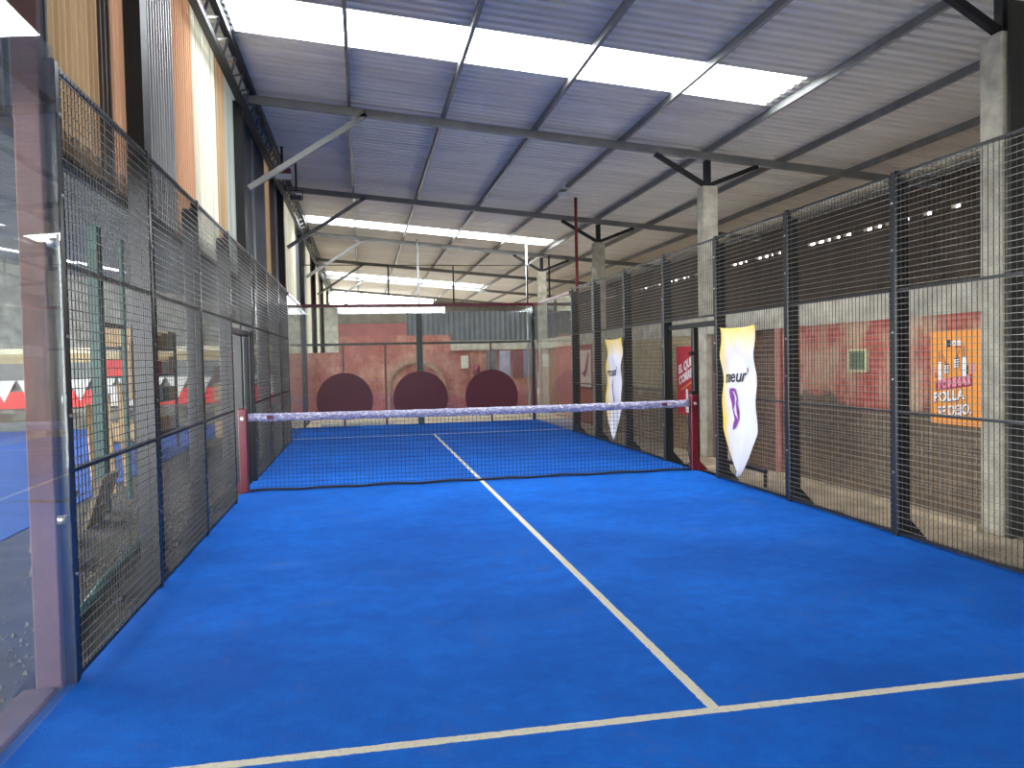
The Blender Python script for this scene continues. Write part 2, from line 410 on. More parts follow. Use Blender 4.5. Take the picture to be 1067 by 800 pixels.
struct(MB().box(4.10, 4.22, 13.2, 13.92, G, 1.94).build('wall_right', CONC))
struct(MB().prism([(4.05, G), (8.5, G), (8.5, 4.2), (4.05, 4.6)], 'Y', -4.29, -4.26).build('wall_shade_panel', M('dark shade panel', (.028, .027, .022), .85, 0, .4, 2)))  # added dark panel: blocks light and gives the near column its shaded front
# skirting kerb along brick wall
struct(MB().box(3.98, 4.10, -3.97, -.44, G, -.02).build('baseboard_right', CONCF))

# wooden door with dark window between brick and column, brown door far
d = struct(MB().box(4.12, 4.18, 1.14, 1.80, G, 1.94).build('door_1', mat_planks('old brown planks', (.20, .11, .07), (.12, .07, .05), .11)))
struct(MB().box(4.08, 4.12, 1.28, 1.66, 1.32, 1.80).build('window_7', M('dark dusty pane', (.05, .06, .065), .3, 0, .3, 4)))
struct(MB().box(4.08, 4.14, 1.10, 1.18, G, 1.94).build('trim_5', CONC))
d = struct(MB().box(4.12, 4.18, 12.2, 13.2, G, 1.90).build('door_2', mat_planks('ochre planks', (.25, .14, .06), (.17, .09, .04), .14)))

# little green window in the painted bay
t = thing('vent_window', 'small green louvred window set in the red painted brick wall', 'window', (4.09, -2.10, 1.38))
fr = MB()
for (a, b, c, dd) in ((-2.28, -2.24, 1.36, 1.63), (-1.96, -1.92, 1.36, 1.63), (-2.24, -1.96, 1.36, 1.39), (-2.24, -1.96, 1.60, 1.63)): fr.box(4.07, 4.10, a, b, c, dd)
fr.build('frame', M('cream trim', (.55, .48, .28), .7), t)
sl = MB()
for k in range(6): sl.bar((4.085, -2.24, 1.41 + k * .035), (4.085, -1.96, 1.41 + k * .035), .02, .012)
sl.box(4.092, 4.10, -2.24, -1.96, 1.39, 1.60)
sl.build('louvres', M('pale green paint', (.16, .22, .12), .6), t)

# ---------------------------------------------------------------- roof steel
near = ['rafter over the rear of the hall behind the camera', 'rafter above the nearest concrete column', 'rafter behind the first bright skylight', 'second visible rafter beyond the big skylight',
        'rafter between the second and third skylights, nearer one', 'rafter between the second and third skylights, farther one', 'rafter past the third skylight', 'last rafter at the far end of the hall']
for i, y in enumerate(TY):
    t = thing('roof_rafter', 'grey steel ' + near[i], 'beam', (0, y, ZR(0) - .22), 'rafters across the hall')
    yl = -3.5 if i == 1 else y; yr = y - (yl - y) * .6
    mb = MB().bar((-3.12, yl, ZR(-3.12) - .165), (8.5, yr, ZR(8.5) - .165), .07, .12)
    mb.build('beam', GALV, t)
    MB().bar((-3.08, yl, 4.55 if i == 1 else 4.2), (-1.35, yl - (.14 if i == 1 else 0), ZR(-1.35) - .19), .07, .08).build('knee_brace', GALV, t)
    y = yl
    c = thing('steel_column', 'dark steel wall column on the left under the ' + near[i], 'column', (-3.2, y, G), 'steel columns along the left wall')
    cm = MB()
    cm.box(-3.26, -3.24, y - .1, y + .1, G, ZR(-3.1) - .23).box(-3.155, -3.135, y - .1, y + .1, G, ZR(-3.1) - .23).box(-3.24, -3.155, y - .095, y + .095, G, ZR(-3.1) - .23)
    cm.build('shaft', DARKST, c)
    MB().box(-3.29, -3.14, y - .13, y + .13, G + .012, G + .03).build('base_plate', DARKST, c)
px = [-1.6, -.18, 1.27, 2.72, 4.2, 5.55, 6.9, 8.2]
pn = ['first purlin in from the left wall', 'second purlin from the left wall', 'third purlin from the left wall, crossing the skylight', 'fourth purlin from the left wall, carrying the white lamp',
      'fifth purlin, just past the end of the skylights', 'sixth purlin, beyond the concrete columns', 'seventh purlin over the dark side bay', 'outermost purlin beside the brown wall']
for x, lb in zip(px, pn):
    z = ZR(x)
    tag(MB().box(x - .024, x + .024, YB, YE, z - .10, z - .002).build('roof_purlin', GALV), 'long grey steel ' + lb, 'beam', 'purlins running the length of the hall')
z = ZR(-3.0)
t = thing('eave_beam', 'deep dark steel eave beam along the top of the left wall', 'beam', (-3.0, 9, z - .3))
MB().box(-3.04, -2.96, YB, YE, z - .12, z - .003).build('top_chord', DARKST, t)
MB().box(-3.17, -3.08, YB, YE, z - .32, z - .24).build('bottom_chord', DARKST, t)
lac = MB(); y = YB
while y < YE - .6:
    lac.bar((-3.13, y, z - .25), (-3.0, y + .3, z - .1), .025); lac.bar((-3.0, y + .3, z - .1), (-3.13, y + .6, z - .25), .025); y += .6
lac.build('lacing', GALV, t)
# conduit on the left wall
tag(MB().tube([(-3.2, 3.35, G), (-3.2, 3.35, 5.3)], .022).build('conduit', SILVER), 'thin silver conduit running up the left wall past the grey sheets', 'pipe')

# ---------------------------------------------------------------- fence
def fence_post(label, y, side, foot=True):
    t = thing('fence_post', label, 'post', (0, 0, 0), 'posts of the mesh fence')
    MB().cbox(-.005, .055, -.03, .03, 0, H + .02, .006).build('upright', STEEL, t)
    MB().cbox(.058, .135, -.022, .022, G, H - .06, .004).build('back_fin', STEEL, t)
    if foot:
        f_ = MB().prism([(.135, G + .015), (.30, G + .015), (.30, G + .04), (.135, G + .22)], 'Y', -.012, .012)
        f_.box(.05, .33, -.07, .07, G, G + .015); f_.build('foot_bracket', STEEL, t)
        for (xx, yy) in ((.27, .045), (.27, -.045)): MB().tube([(xx, yy, G + .015), (xx, yy, G + .04)], .012, 6).build('bolt', SILVER, t)
    for zz in (.55, 1.35, 1.75, 2.45, 2.85): MB().tube([(-.006, .0, zz), (-.016, .0, zz)], .010, 6).build('clip', SILVER, t)
    t.location = (side * W, y, 0); t.rotation_euler = (0, 0, 0 if side > 0 else PI)
    return t
def fence_panel(L, z0, z1, rails, label, y0, side):
    """local: x outward, y 0..L"""
    t = thing('mesh_fence_panel', label, 'fence panel', (0, 0, 0), 'mesh fence panels')
    fr = MB()
    for zz in rails: fr.box(.0, .03, .032, L - .032, zz - .012, zz + .012)
    fr.box(.0, .03, .032, .05, z0, z1); fr.box(.0, .03, L - .05, L - .032, z0, z1)
    fr.build('frame', STEEL, t)
    w = MB(); r = .0021
    n = int((z1 - z0) / .0508)
    for k in range(1, n + 1):
        zz = z0 + k * (z1 - z0) / (n + 1); w.bar((-.004, .032, zz), (-.004, L - .032, zz), 2 * r)
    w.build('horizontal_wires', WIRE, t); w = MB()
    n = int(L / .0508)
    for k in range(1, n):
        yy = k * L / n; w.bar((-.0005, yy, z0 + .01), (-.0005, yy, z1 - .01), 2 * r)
    w.build('vertical_wires', WIRE_SHADE, t)
    t.location = (side * W, y0 if side > 0 else y0 + L, 0); t.rotation_euler = (0, 0, 0 if side > 0 else PI)
    return t
def copy_panel(src, L, y0, side, label):
    return dup(src, (side * W, y0 if side > 0 else y0 + L, 0), 0 if side > 0 else PI, label)
PY = [-5.90, -4.20, -2.48, -.76, 1.02, 2.81, 4.60, 6.25]
postlb = {
 -1: ['black post where the near left glass meets the mesh', 'second black post from the glass on the left fence', 'third black post from the glass on the left fence', 'black left fence post just before the maroon net post',
      'broad black left post just behind the net', 'left fence post beyond the net, first after the gate gap', 'left fence post beyond the net, second after the gate gap', 'black left post where mesh meets the far glass'],
 1: ['black right fence post nearest the camera', 'tall black right fence post left of the orange poster', 'black right fence post at the right of the near flag bay', 'black right fence post left of the near white flag, before the gate',
     'thick black post on the far side of the right gate gap', 'black right fence post beside the far flag', 'black right fence post left of the far flag', 'black right post where mesh meets the far glass']}
p0 = None
for side in (-1, 1):
    for i, y in enumerate(PY):
        lb = postlb[side][i]
        if p0 is None: p0 = fence_post(lb, y, side)
        else: dup(p0, (side * W, y, 0), 0 if side > 0 else PI, lb)
panlb = {
 -1: ['left mesh panel closest to the camera, next to the dusty glass', 'second mesh panel of the left fence', 'third left mesh panel, ending at the net post', 'left mesh panel just past the net', 'left mesh panel midway down the far half', 'farthest left mesh panel before the glass'],
 1: ['right mesh panel closest to the camera, cut by the picture edge', 'right mesh panel in front of the red painted brick', 'right mesh panel carrying the near white flag', 'right mesh panel just past the gate beyond the net', 'right mesh panel carrying the far white flag', 'farthest right mesh panel before the glass']}
full = [(PY[0], PY[1]), (PY[1], PY[2]), (PY[2], PY[3]), (PY[4], PY[5]), (PY[5], PY[6]), (PY[6], PY[7])]
for side in (-1, 1):
    for i, (a, b) in enumerate(full):
        fence_panel(b - a, .02, H, (.03, 1.07, 2.11, H - .012), 'black welded wire ' + panlb[side][i], a, side)
# over the gate gap
for side, lb in ((-1, 'black mesh panel above the left gate gap at the net'), (1, 'black mesh panel above the right gate opening at the net')):
    fence_panel(PY[4] - PY[3], 2.09, H, (2.11, H - .012), lb, PY[3], side)
# gate frame on the right: lintel, middle jamb, bottom bar
t = thing('gate_frame', 'black steel gate frame in the right fence opening beside the net post', 'gate', (3.07, .13, G))
MB().cbox(3.03, 3.10, PY[3] + .035, PY[4] - .035, 1.98, 2.05).build('lintel', STEEL, t)
MB().cbox(3.04, 3.12, .09, .17, G, 1.98).build('jamb', STEEL, t)
MB().cbox(3.18, 3.22, PY[3] + .09, PY[4] - .09, G, G + .06).build('threshold', STEEL, t)
for zz in (.5, 1.05, 1.6): MB().box(3.0, 3.04, .06, .16, zz, zz + .05).build('hinge', DARKST, t)
t = thing('gate_frame', 'black steel gate frame in the left fence opening behind the maroon net post', 'gate', (-3.07, .13, G))
MB().cbox(-3.10, -3.02, PY[3] + .04, PY[4] - .04, 1.98, 2.05).build('lintel', STEEL, t)
MB().cbox(-3.18, -3.06, .55, .64, G, 1.98).build('jamb', STEEL, t)

# ---------------------------------------------------------------- glass
def pane(label, x0, x1, y0, y1, z0, z1, mat):
    t = thing('glass_panel', label, 'glass panel', ((x0 + x1) / 2, (y0 + y1) / 2, z0), 'tempered glass panels')
    MB().box(x0, x1, y0, y1, z0, z1).build('pane', mat, t)
    return t
for (a, b, lb) in ((-7.98, -5.935, 'large dusty reflective glass panel at the left edge of the picture'), (-10.0, -8.0, 'left glass panel beside the camera')):
    t = pane(lb, -W - .006, -W + .006, a, b, .01, 3.16, GLASSN)
    for yy in ((b - .04, a + .04) if a > -9 else (a + .04,)):
        for zz in (.85, 2.2):
            MB().tube([(-W - .02, yy - .05, zz), (-W + .02, yy - .05, zz)], .022, 12).build('clamp', SILVER, t)
for side, nm in ((-1, 'left'), (1, 'right')):
    for (a, b, w_) in ((6.29, 8.12, 'nearer'), (8.14, 9.98, 'farther')):
        t = pane('%s pane of the far %s side glass, next to the back corner' % (w_, nm) if w_ == 'farther' else '%s pane of the far %s side glass, next to the mesh' % (w_, nm), side * W - .006, side * W + .006, a, b, .01, 3.0, GLASS)
        MB().box(side * W - .03, side * W + .03, a, b, 3.0, 3.06).build('top_rail', MAROON, t)
DISC = None
m, nt, out = _new('maroon perforated vinyl')
df = N(nt, 'ShaderNodeBsdfPrincipled'); df.inputs['Base Color'].default_value = (.12, .024, .034, 1); df.inputs['Roughness'].default_value = .35
tp = N(nt, 'ShaderNodeBsdfTransparent'); tp.inputs[0].default_value = (.7, .35, .4, 1)
mx = N(nt, 'ShaderNodeMixShader'); mx.inputs[0].default_value = .18
nt.links.new(df.outputs[0], mx.inputs[1]); nt.links.new(tp.outputs[0], mx.inputs[2]); nt.links.new(mx.outputs[0], out.inputs[0]); DISC = m
for (a, b, cx, lb) in ((-2.96, -1.0, -1.96, 'left'), (-.98, .93, -.05, 'middle'), (.95, 2.94, 1.80, 'right')):
    t = pane('%s back glass panel with a large maroon disc low in its centre' % lb, a, b, 10.0, 10.012, .01, 3.0, GLASS)
    poly = []
    for k in range(64):
        th = 2 * PI * k / 64; poly.append((cx + .70 * math.cos(th), max(.26, .65 + .70 * math.sin(th))))
    d = MB().prism(poly, 'Y', 9.990, 9.9985).build('vinyl_disc', DISC, t); d['label'] = 'dark maroon round vinyl sticker'
tag(MB().cbox(-3.0, 3.0, 9.96, 10.05, 3.0, 3.08).build('top_rail', MAROON), 'maroon steel top rail across the back glass wall', 'rail')
# steel frame behind the back glass
t = thing('back_frame', 'dark green and black steel frame standing behind the back glass wall', 'frame', (0, 10.16, G))
MB().cbox(-.12, .04, 10.10, 10.22, G, 3.0).build('post', M('dark green steel', (.012, .028, .028), .4), t)
for x in (-2.98, 2.95): MB().cbox(x - .04, x + .04, 10.08, 10.18, G, 3.0).build('post', STEEL, t)
MB().cbox(-2.94, -.12, 10.12, 10.18, 2.04, 2.10).build('rail', STEEL, t); MB().cbox(.04, 2.91, 10.12, 10.18, 2.04, 2.10).build('rail', STEEL, t)
for x in (-1.98, -.92, 1.82):
    MB().cbox(x - .025, x + .025, 10.12, 10.17, G, 2.04).build('thin_post', REDPOLE, t)
# upper frame above the back glass
t = thing('ball_stop_frame', 'thin steel tube frame standing on top of the back glass rail', 'frame', (0, 10.0, 3.08))
for x in (-2.92, -.80, .86, 2.81): MB().tube([(x, 10.0, 3.081), (x, 10.0, 4.06)], .020, 8).build('post', DARKST, t)
MB().tube([(-2.92, 10, 4.06), (2.81, 10, 4.06)], .011, 6).build('top_tube', DARKST, t)
MB().tube([(2.81, 10, 4.06), (2.92, 9.0, 4.15), (2.97, 8.2, 4.08)], .012, 6).build('side_tube', SILVER, t)
MB().tube([(2.97, 8.2, 3.06), (2.97, 8.2, 4.08)], .02, 6).build('post', DARKST, t)
tag(MB().tube([(.22, 13.6, G), (.22, 13.6, ZR(0) - .11)], .035, 8).build('pole', GALV), 'slender grey pole reaching the roof behind the middle of the back glass', 'pole')
tag(MB().tube([(3.23, 12.0, G), (3.23, 12.0, ZR(3.2) - .03)], .03, 8).build('pole', SILVER), 'slender pale pole reaching the roof behind the right back corner', 'pole')
tag(MB().tube([(3.16, 6.42, G), (3.16, 6.42, ZR(3.1) - .03)], .035, 10).build('pole', REDPOLE), 'tall red pole rising from the right fence to the roof', 'pole')
tag(MB().cbox(3.14, 3.24, 5.2, 5.3, G, 3.45).build('pole', CONC), 'pale square post rising just above the far right fence', 'post')
tag(MB().tube([(-3.04, -5.90, H + .022), (-3.04, -5.90, 4.6)], .022, 10).build('pole', GALV), 'grey tube pole standing behind the near left glass edge', 'pole')

# ---------------------------------------------------------------- net
npost = None
def net_post(side, label):
    t = thing('net_post', label, 'net post', (side * 2.99, 0, 0), 'net posts')
    MB().cbox(side * 2.99 - .05, side * 2.99 + .05, -.05, .05, 0, 1.05, .008).build('upright', MAROON, t)
    s_ = side
    p_ = [(s_ * 3.04, 0.0), (s_ * 3.16, 0.0), (s_ * 3.16, .02), (s_ * 3.04, .15)]
    MB().prism(p_, 'Y', -.045, .045).build('foot', MAROON, t)
    MB().tube([(s_ * 2.99, -.052, .93), (s_ * 2.99, -.075, .93)], .022, 10).build('winch_bolt', SILVER, t)
    return t
net_post(-1, 'maroon steel net post at the left end of the net')
net_post(1, 'maroon steel net post with triangular foot at the right end of the net')
t = thing('court_net', 'black net with a violet and white top band stretched across the blue court', 'net', (0, 0, 0))
nx0, nx1 = -2.93, 2.93
m, nt, out = _new('plastic wrapped violet tape')
wv = noise(nt, 14, 6, .8, stretch=(1, 1, 2.2)); cr = ramp(nt, wv, .57, .60)
cr2 = ramp(nt, mth(nt, 'ABSOLUTE', mth(nt, 'SUBTRACT', noise(nt, 5, 3, .6, stretch=(1.5, 1, 4)), .5)), .025, .0)
c = mixc(nt, mth(nt, 'MAXIMUM', cr, mth(nt, 'MULTIPLY', cr2, .8)), (.20, .185, .31), (.78, .76, .80))
pbsdf(nt, out, c, .3, 0, bump(nt, wv, .4, .01)); BAND = m
bm_ = MB(); v = []; nn = 120
for i in range(nn + 1):
    x = nx0 + (nx1 - nx0) * i / nn; sg = -.015 * (1 - (x / 2.93) ** 2); w_ = .003 * math.sin(i * 1.3)
    zt = .985 + sg + .002 * math.sin(i * .9); zb = .885 + sg + .004 * math.sin(i * .7)
    for (yy, zz) in ((-.010 + w_, zb), (-.015 + w_, (zb + zt) / 2), (-.006, zt), (.006, zt), (.015, (zb + zt) / 2), (.010, zb)): v.append((x, yy, zz))
f = []
for i in range(nn):
    for k in range(6): f.append((i * 6 + k, (i + 1) * 6 + k, (i + 1) * 6 + (k + 1) % 6, i * 6 + (k + 1) % 6))
f += [tuple(range(6)), tuple(range(nn * 6 + 5, nn * 6 - 1, -1))]
bm_.add(v, f); bm_.smooth = True; bm_.build('top_band', BAND, t)
nm_ = MB(); step = .052; n = int((nx1 - nx0) / step)
for k in range(n + 1):
    x = nx0 + k * (nx1 - nx0) / n; sg = -.015 * (1 - (x / 2.93) ** 2)
    nm_.bar((x, 0, .035), (x + .002 * math.sin(k), 0, .885 + sg), .0034)
zz = .06
while zz < .88:
    pts = [(nx0 + (nx1 - nx0) * i / 16, .002, zz + (-.012 * (1 - (2 * i / 16 - 1) ** 2))) for i in range(17)]
    for a, b in zip(pts[:-1], pts[1:]): nm_.bar(a, b, .0034)
    zz += step
nm_.build('netting', NETC, t)
pts = [(nx0 + (nx1 - nx0) * i / 60, -.01 + .012 * math.sin(i * .5) + .006 * math.sin(i * 1.7), .024 + .006 * math.sin(i * .8)) for i in range(61)]
MB().tube(pts, .016, 6).build('bottom_hem', BLACKC, t)
MB().tube([(2.935, -.02, .9), (2.90, -.02, .7), (2.915, -.02, .5), (2.89, -.02, .3), (2.92, -.03, .12), (2.80, -.04, .03)], .008, 6).build('side_cord', BLACKC, t)
MB().box(-2.70, -2.62, -.019, -.0145, .91, .955).build('maker_mark', M('dark red print', (.12, .02, .05), .5), t)
MB().box(2.52, 2.60, -.019, -.0145, .91, .955).build('maker_mark', MATS['dark red print'], t)

# ---------------------------------------------------------------- flags
m, nt, out = _new('white and yellow flag cloth')
tc = N(nt, 'ShaderNodeTexCoord'); sp = N(nt, 'ShaderNodeSeparateXYZ'); nt.links.new(tc.outputs['Object'], sp.inputs[0])
nz = noise(nt, 4, 4, .6)
edge = ramp(nt, mth(nt, 'ADD', sp.outputs['Y'], mth(nt, 'MULTIPLY', nz, .35)), .34, .60)       # yellow along one long edge
top = ramp(nt, mth(nt, 'ADD', sp.outputs['Z'], mth(nt, 'MULTIPLY', nz, .35)), 1.60, 2.0)
yf = mth(nt, 'MAXIMUM', edge, top, clamp=True)
c = mixc(nt, mth(nt, 'MULTIPLY', yf, .95), (.74, .72, .76), (.84, .60, .08))
sk = noise(nt, 9, 6, .7); c = mixc(nt, mth(nt, 'MULTIPLY', ramp(nt, sk, .55, .75), .12), c, (.45, .40, .35))
d1 = N(nt, 'ShaderNodeBsdfDiffuse'); t1 = N(nt, 'ShaderNodeBsdfTranslucent'); nt.links.new(c, d1.inputs[0]); nt.links.new(c, t1.inputs[0])
mx = N(nt, 'ShaderNodeMixShader'); mx.inputs[0].default_value = .25
nt.links.new(d1.outputs[0], mx.inputs[1]); nt.links.new(t1.outputs[0], mx.inputs[2]); nt.links.new(mx.outputs[0], out.inputs[0]); FLAG = m
INK = M('black flag lettering', (.01, .01, .012), .7); PURP = M('purple print', (.22, .03, .25), .7)
def flag(label, yc, w, phase, tw):
    t = thing('banner_flag', label, 'flag', (2.93, yc, .13), 'white flags hung on the right fence')
    ztop, zsh, ztip = 1.93, .68, .13
    def depth(u, z):   # u -1..1 across
        h = (ztop - z) / 1.8
        a = .019 * math.sin(u * 3.2 + phase + 2.2 * h) + .008 * math.sin(u * 7 - 3 * h + phase * 2)
        drape = .028 * math.sin(11.0 * (z + .25 * abs(u)) + phase) * max(0, 1 - h * 1.2)
        return -.045 - (a + drape) * min(1, h * 4 + .25)
    def half(z):
        if z > zsh: return w / 2 * (1 - .07 * math.sin((ztop - z) / (ztop - zsh) * PI) * .8)
        q = (zsh - z) / (zsh - ztip); return w / 2 * max(.03, (1 - q) ** .8)
    nu, nz_ = 28, 60; v = []
    for j in range(nz_ + 1):
        z = ztop + (ztip - ztop) * j / nz_
        for i in range(nu + 1):
            u = 2 * i / nu - 1; sag = .02 * (1 - u * u) * (1 - j / nz_) if j < 8 else 0
            v.append((2.93 + depth(u, z), yc + u * half(z) + tw * (ztop - z), z - sag * (1 - j / 8 if j < 8 else 0)))
    f = [(j * (nu + 1) + i, j * (nu + 1) + i + 1, (j + 1) * (nu + 1) + i + 1, (j + 1) * (nu + 1) + i) for j in range(nz_) for i in range(nu)]
    mb = MB().add(v, f); mb.smooth = True; cl = mb.build('cloth', FLAG, t)
    so = cl.modifiers.new('thickness', 'SOLIDIFY'); so.thickness = .002; so.offset = 0
    def put(name, vs, fs, mat, zc, yo=0.0, off=.009):
        o_ = []
        for (a, b, _) in vs:
            z = zc + b; yy = yo - a; u = max(-1, min(1, yy / half(z)))
            o_.append((2.93 + depth(u, z) - off, yc + yy + tw * (ztop - z), z))
        return MB().add(o_, fs).build(name, mat, t)
    vs, fs = text_mb("maeur'", .215 * w / .87, .003, 4)
    for k, p in enumerate(vs): vs[k] = (p[0], p[1] + .05 * p[0], 0)
    put('lettering', vs, fs, INK, 1.33, .04)
    # looping purple ribbon emblem
    def ribbon(pts, ws):
        q = []; qw = []
        for i in range(len(pts) - 1):
            for k in range(4):
                e = k / 4; q.append((pts[i][0] * (1 - e) + pts[i + 1][0] * e, pts[i][1] * (1 - e) + pts[i + 1][1] * e)); qw.append(ws[i] * (1 - e) + ws[i + 1] * e)
        pts, ws = q + [pts[-1]], qw + [ws[-1]]
        v_ = []; n_ = len(pts)
        for i in range(n_):
            a = pts[max(0, i - 1)]; b = pts[min(n_ - 1, i + 1)]; dx, dz = b[0] - a[0], b[1] - a[1]; l = math.hypot(dx, dz) or 1
            nx, nz2 = -dz / l * ws[i], dx / l * ws[i]; v_ += [(pts[i][0] + nx, pts[i][1] + nz2, 0), (pts[i][0] - nx, pts[i][1] - nz2, 0)]
        return v_, [(2 * i, 2 * i + 1, 2 * i + 3, 2 * i + 2) for i in range(n_ - 1)]
    A = [(-.06, .20), (-.045, .12), (-.04, .04), (-.06, -.03), (-.02, -.10), (.03, -.16), (-.01, -.23), (-.05, -.28)]
    v1, f1 = ribbon(A, [.03, .045, .03, .012, .014, .035, .04, .008]); put('emblem', v1, f1, PURP, .97, .02)
    B = [(-.07, .21), (.03, .20), (.06, .10), (.03, .03), (.06, -.06), (.09, -.14), (.04, -.22), (-.04, -.28)]
    v1, f1 = ribbon(B, [.010, .022, .014, .018, .030, .014, .010, .006]); put('emblem', v1, f1, PURP, .97, .02, .011)
    for u in (-.92, .92): MB().tube([(2.93 + depth(u, ztop), yc + u * half(ztop), ztop - .01), (2.962, yc + u * half(ztop), ztop + .02)], .004, 5).build('tie', BLACKC, t)
flag('white pointed flag with yellow top edge hanging on the near right fence before the gate', -1.50, .87, .4, .0)
flag('white pointed flag hanging on the far right fence beyond the net', 3.17, .90, 2.1, .0)

# ---------------------------------------------------------------- posters on the right wall
def poster_text(t, name, s_, size, y, z, x, mat, tilt=0., off=0., sx=1.):
    vs, fs = text_mb(s_, size, off); o_ = []
    for (a, b, _) in vs:
        a *= sx; b = b + a * tilt; o_.append((x, y - a, z + b))
    return MB().add(o_, fs).build(name, mat, t)
ORP = M('orange print', (.80, .30, .04), .5, 0, .12, 6); WHP = M('white print', (.75, .74, .72), .5, 0, .05, 5); MRP = M('crimson print', (.33, .02, .06), .5, 0, .1, 5); BKP = M('black print', (.012, .012, .02), .5)
t = thing('poster', 'orange advertising poster with two fish bottles and slanted white lettering on the brick wall', 'poster', (4.09, -3.60, .87))
t['label'] = 'orange advertising poster with two raised bottles and slanted lettering on the brick wall'
MB().box(4.082, 4.098, -3.93, -3.27, .87, 1.78).build('board', ORP, t)
X = 4.078
poster_text(t, 'lettering', 'POLLA', .135, -3.515, 1.14, X, WHP, .12, .004); poster_text(t, 'lettering', 'SE DEJO.', .135, -3.585, 1.005, X, WHP, .12, .004, .88)
poster_text(t, 'lettering_shadow', 'POLLA', .135, -3.519, 1.134, X + .002, BKP, .12, .006); poster_text(t, 'lettering_shadow', 'SE DEJO.', .135, -3.589, .999, X + .002, BKP, .12, .006, .88)
pl = MB().prism([(-3.34, 1.19), (-3.34, 1.29), (-3.81, 1.36), (-3.81, 1.25)], 'X', X, X + .004); pl.build('ribbon', MRP, t)
poster_text(t, 'lettering', 'TOMMAS', .105, -3.575, 1.275, X - .001, M('dusky red print', (.80, .26, .32), .5), .14, .008, 1.0)
poster_text(t, 'lettering', 'LO', .07, -3.38, 1.345, X, MRP, .1, .004)
poster_text(t, 'logo', 'NOCHE', .055, -3.575, 1.655, X, WHP, 0, .006); MB().prism([(-3.50, 1.62), (-3.545, 1.62), (-3.545, 1.69), (-3.50, 1.69)], 'X', X - .001, X + .001).build('logo', BKP, t)
MB().prism([(-3.60, 1.615), (-3.68, 1.615), (-3.68, 1.625), (-3.60, 1.630)], 'X', X - .001, X + .001).build('logo', MRP, t)
def bottle(yc, zc, s_, ang):
    prof = [(-.012, .20), (.012, .20), (.014, .10), (.034, .04), (.036, -.13), (-.036, -.13), (-.034, .04), (-.014, .10)]
    r_ = [(yc - (a * math.cos(ang) - b * math.sin(ang)) * s_, zc + (a * math.sin(ang) + b * math.cos(ang)) * s_) for a, b in prof]
    MB().prism(r_, 'X', X - .0005, X + .001).build('bottle_picture', WHP, t)
    nk = [(-.013, .21), (.013, .21), (.015, .09), (-.015, .09)]
    r_ = [(yc - (a * math.cos(ang) - b * math.sin(ang)) * s_, zc + (a * math.sin(ang) + b * math.cos(ang)) * s_) for a, b in nk]
    MB().prism(r_, 'X', X - .0015, X - .0006).build('bottle_picture', M('brown print', (.38, .16, .10), .5), t)
def fist(yc, zc):
    for k in range(4):
        MB().prism([(yc + .03, zc + k * .022), (yc - .03, zc + .006 + k * .022), (yc - .03, zc + .022 + k * .022), (yc + .03, zc + .016 + k * .022)], 'X', X - .002, X - .0005).build('hand_picture', WHP, t)
    MB().prism([(yc + .035, zc - .006), (yc - .035, zc), (yc - .034, zc + .10), (yc + .034, zc + .09)], 'X', X, X + .002).build('hand_picture', BKP, t)
    MB().prism([(yc + .01, zc + .09), (yc + .004, zc + .09), (yc + .055, zc + .19), (yc + .06, zc + .19)] if yc > -3.55 else [(yc + .002, zc + .09), (yc - .004, zc + .09), (yc - .045, zc + .17), (yc - .04, zc + .17)], 'X', X, X + .002).build('hand_picture', BKP, t)
bottle(-3.405, 1.40, .85, .05); bottle(-3.72, 1.45, .85, .02)
fist(-3.49, 1.36); fist(-3.62, 1.42)
MB().prism([(-3.745, 1.36), (-3.77, 1.36), (-3.77, 1.45), (-3.745, 1.43)], 'X', X - .002, X - .001).build('bottle_picture', BKP, t)
PKP = M('pink print', (.72, .30, .30), .5)
MB().prism([(-3.29, 1.36), (-3.34, 1.35), (-3.34, 1.42), (-3.29, 1.44)], 'X', X, X + .002).build('splash_picture', PKP, t)
MB().prism([(-3.80, 1.36), (-3.86, 1.37), (-3.85, 1.47), (-3.79, 1.44)], 'X', X, X + .002).build('splash_picture', PKP, t)

t = thing('poster', 'narrow red banner with slanted white lettering on the tan wall seen through the gate', 'banner', (4.09, 2.85, .55))
MB().box(4.082, 4.098, 2.35, 3.17, .55, 1.76).build('board', M('red print', (.50, .03, .045), .5, 0, .15, 6), t)
poster_text(t, 'lettering', 'EL QUE', .20, 2.78, 1.42, X, WHP, .30, .010, .9); poster_text(t, 'lettering', 'CORRE', .20, 2.78, 1.22, X, WHP, .30, .010, .9)
MB().prism([(2.98, .98), (2.40, 1.16), (2.40, 1.19), (2.98, 1.01)], 'X', X, X + .002).build('stripe', ORP, t)
MB().prism([(2.80, .60), (2.66, .60), (2.68, 1.0), (2.76, 1.02)], 'X', X, X + .002).build('bottle_picture', WHP, t)
t = thing('poster', 'small pale poster with dark red figure on the far red wall', 'poster', (4.09, 9.2, .85))
MB().box(4.082, 4.098, 8.60, 9.60, .85, 1.80).build('board', M('pinkish paper', (.66, .50, .42), .6, 0, .15, 5), t)
MB().prism([(9.4, 1.2), (9.1, 1.3), (8.8, 1.75), (8.7, 1.7), (8.9, 1.3), (9.1, 1.1)], 'X', X, X + .002).build('figure_picture', MRP, t)
MB().prism([(9.62, .83), (8.52, .83), (8.52, .86), (9.62, .86)], 'X', 4.06, 4.098).build('ledge', DARKST, t)

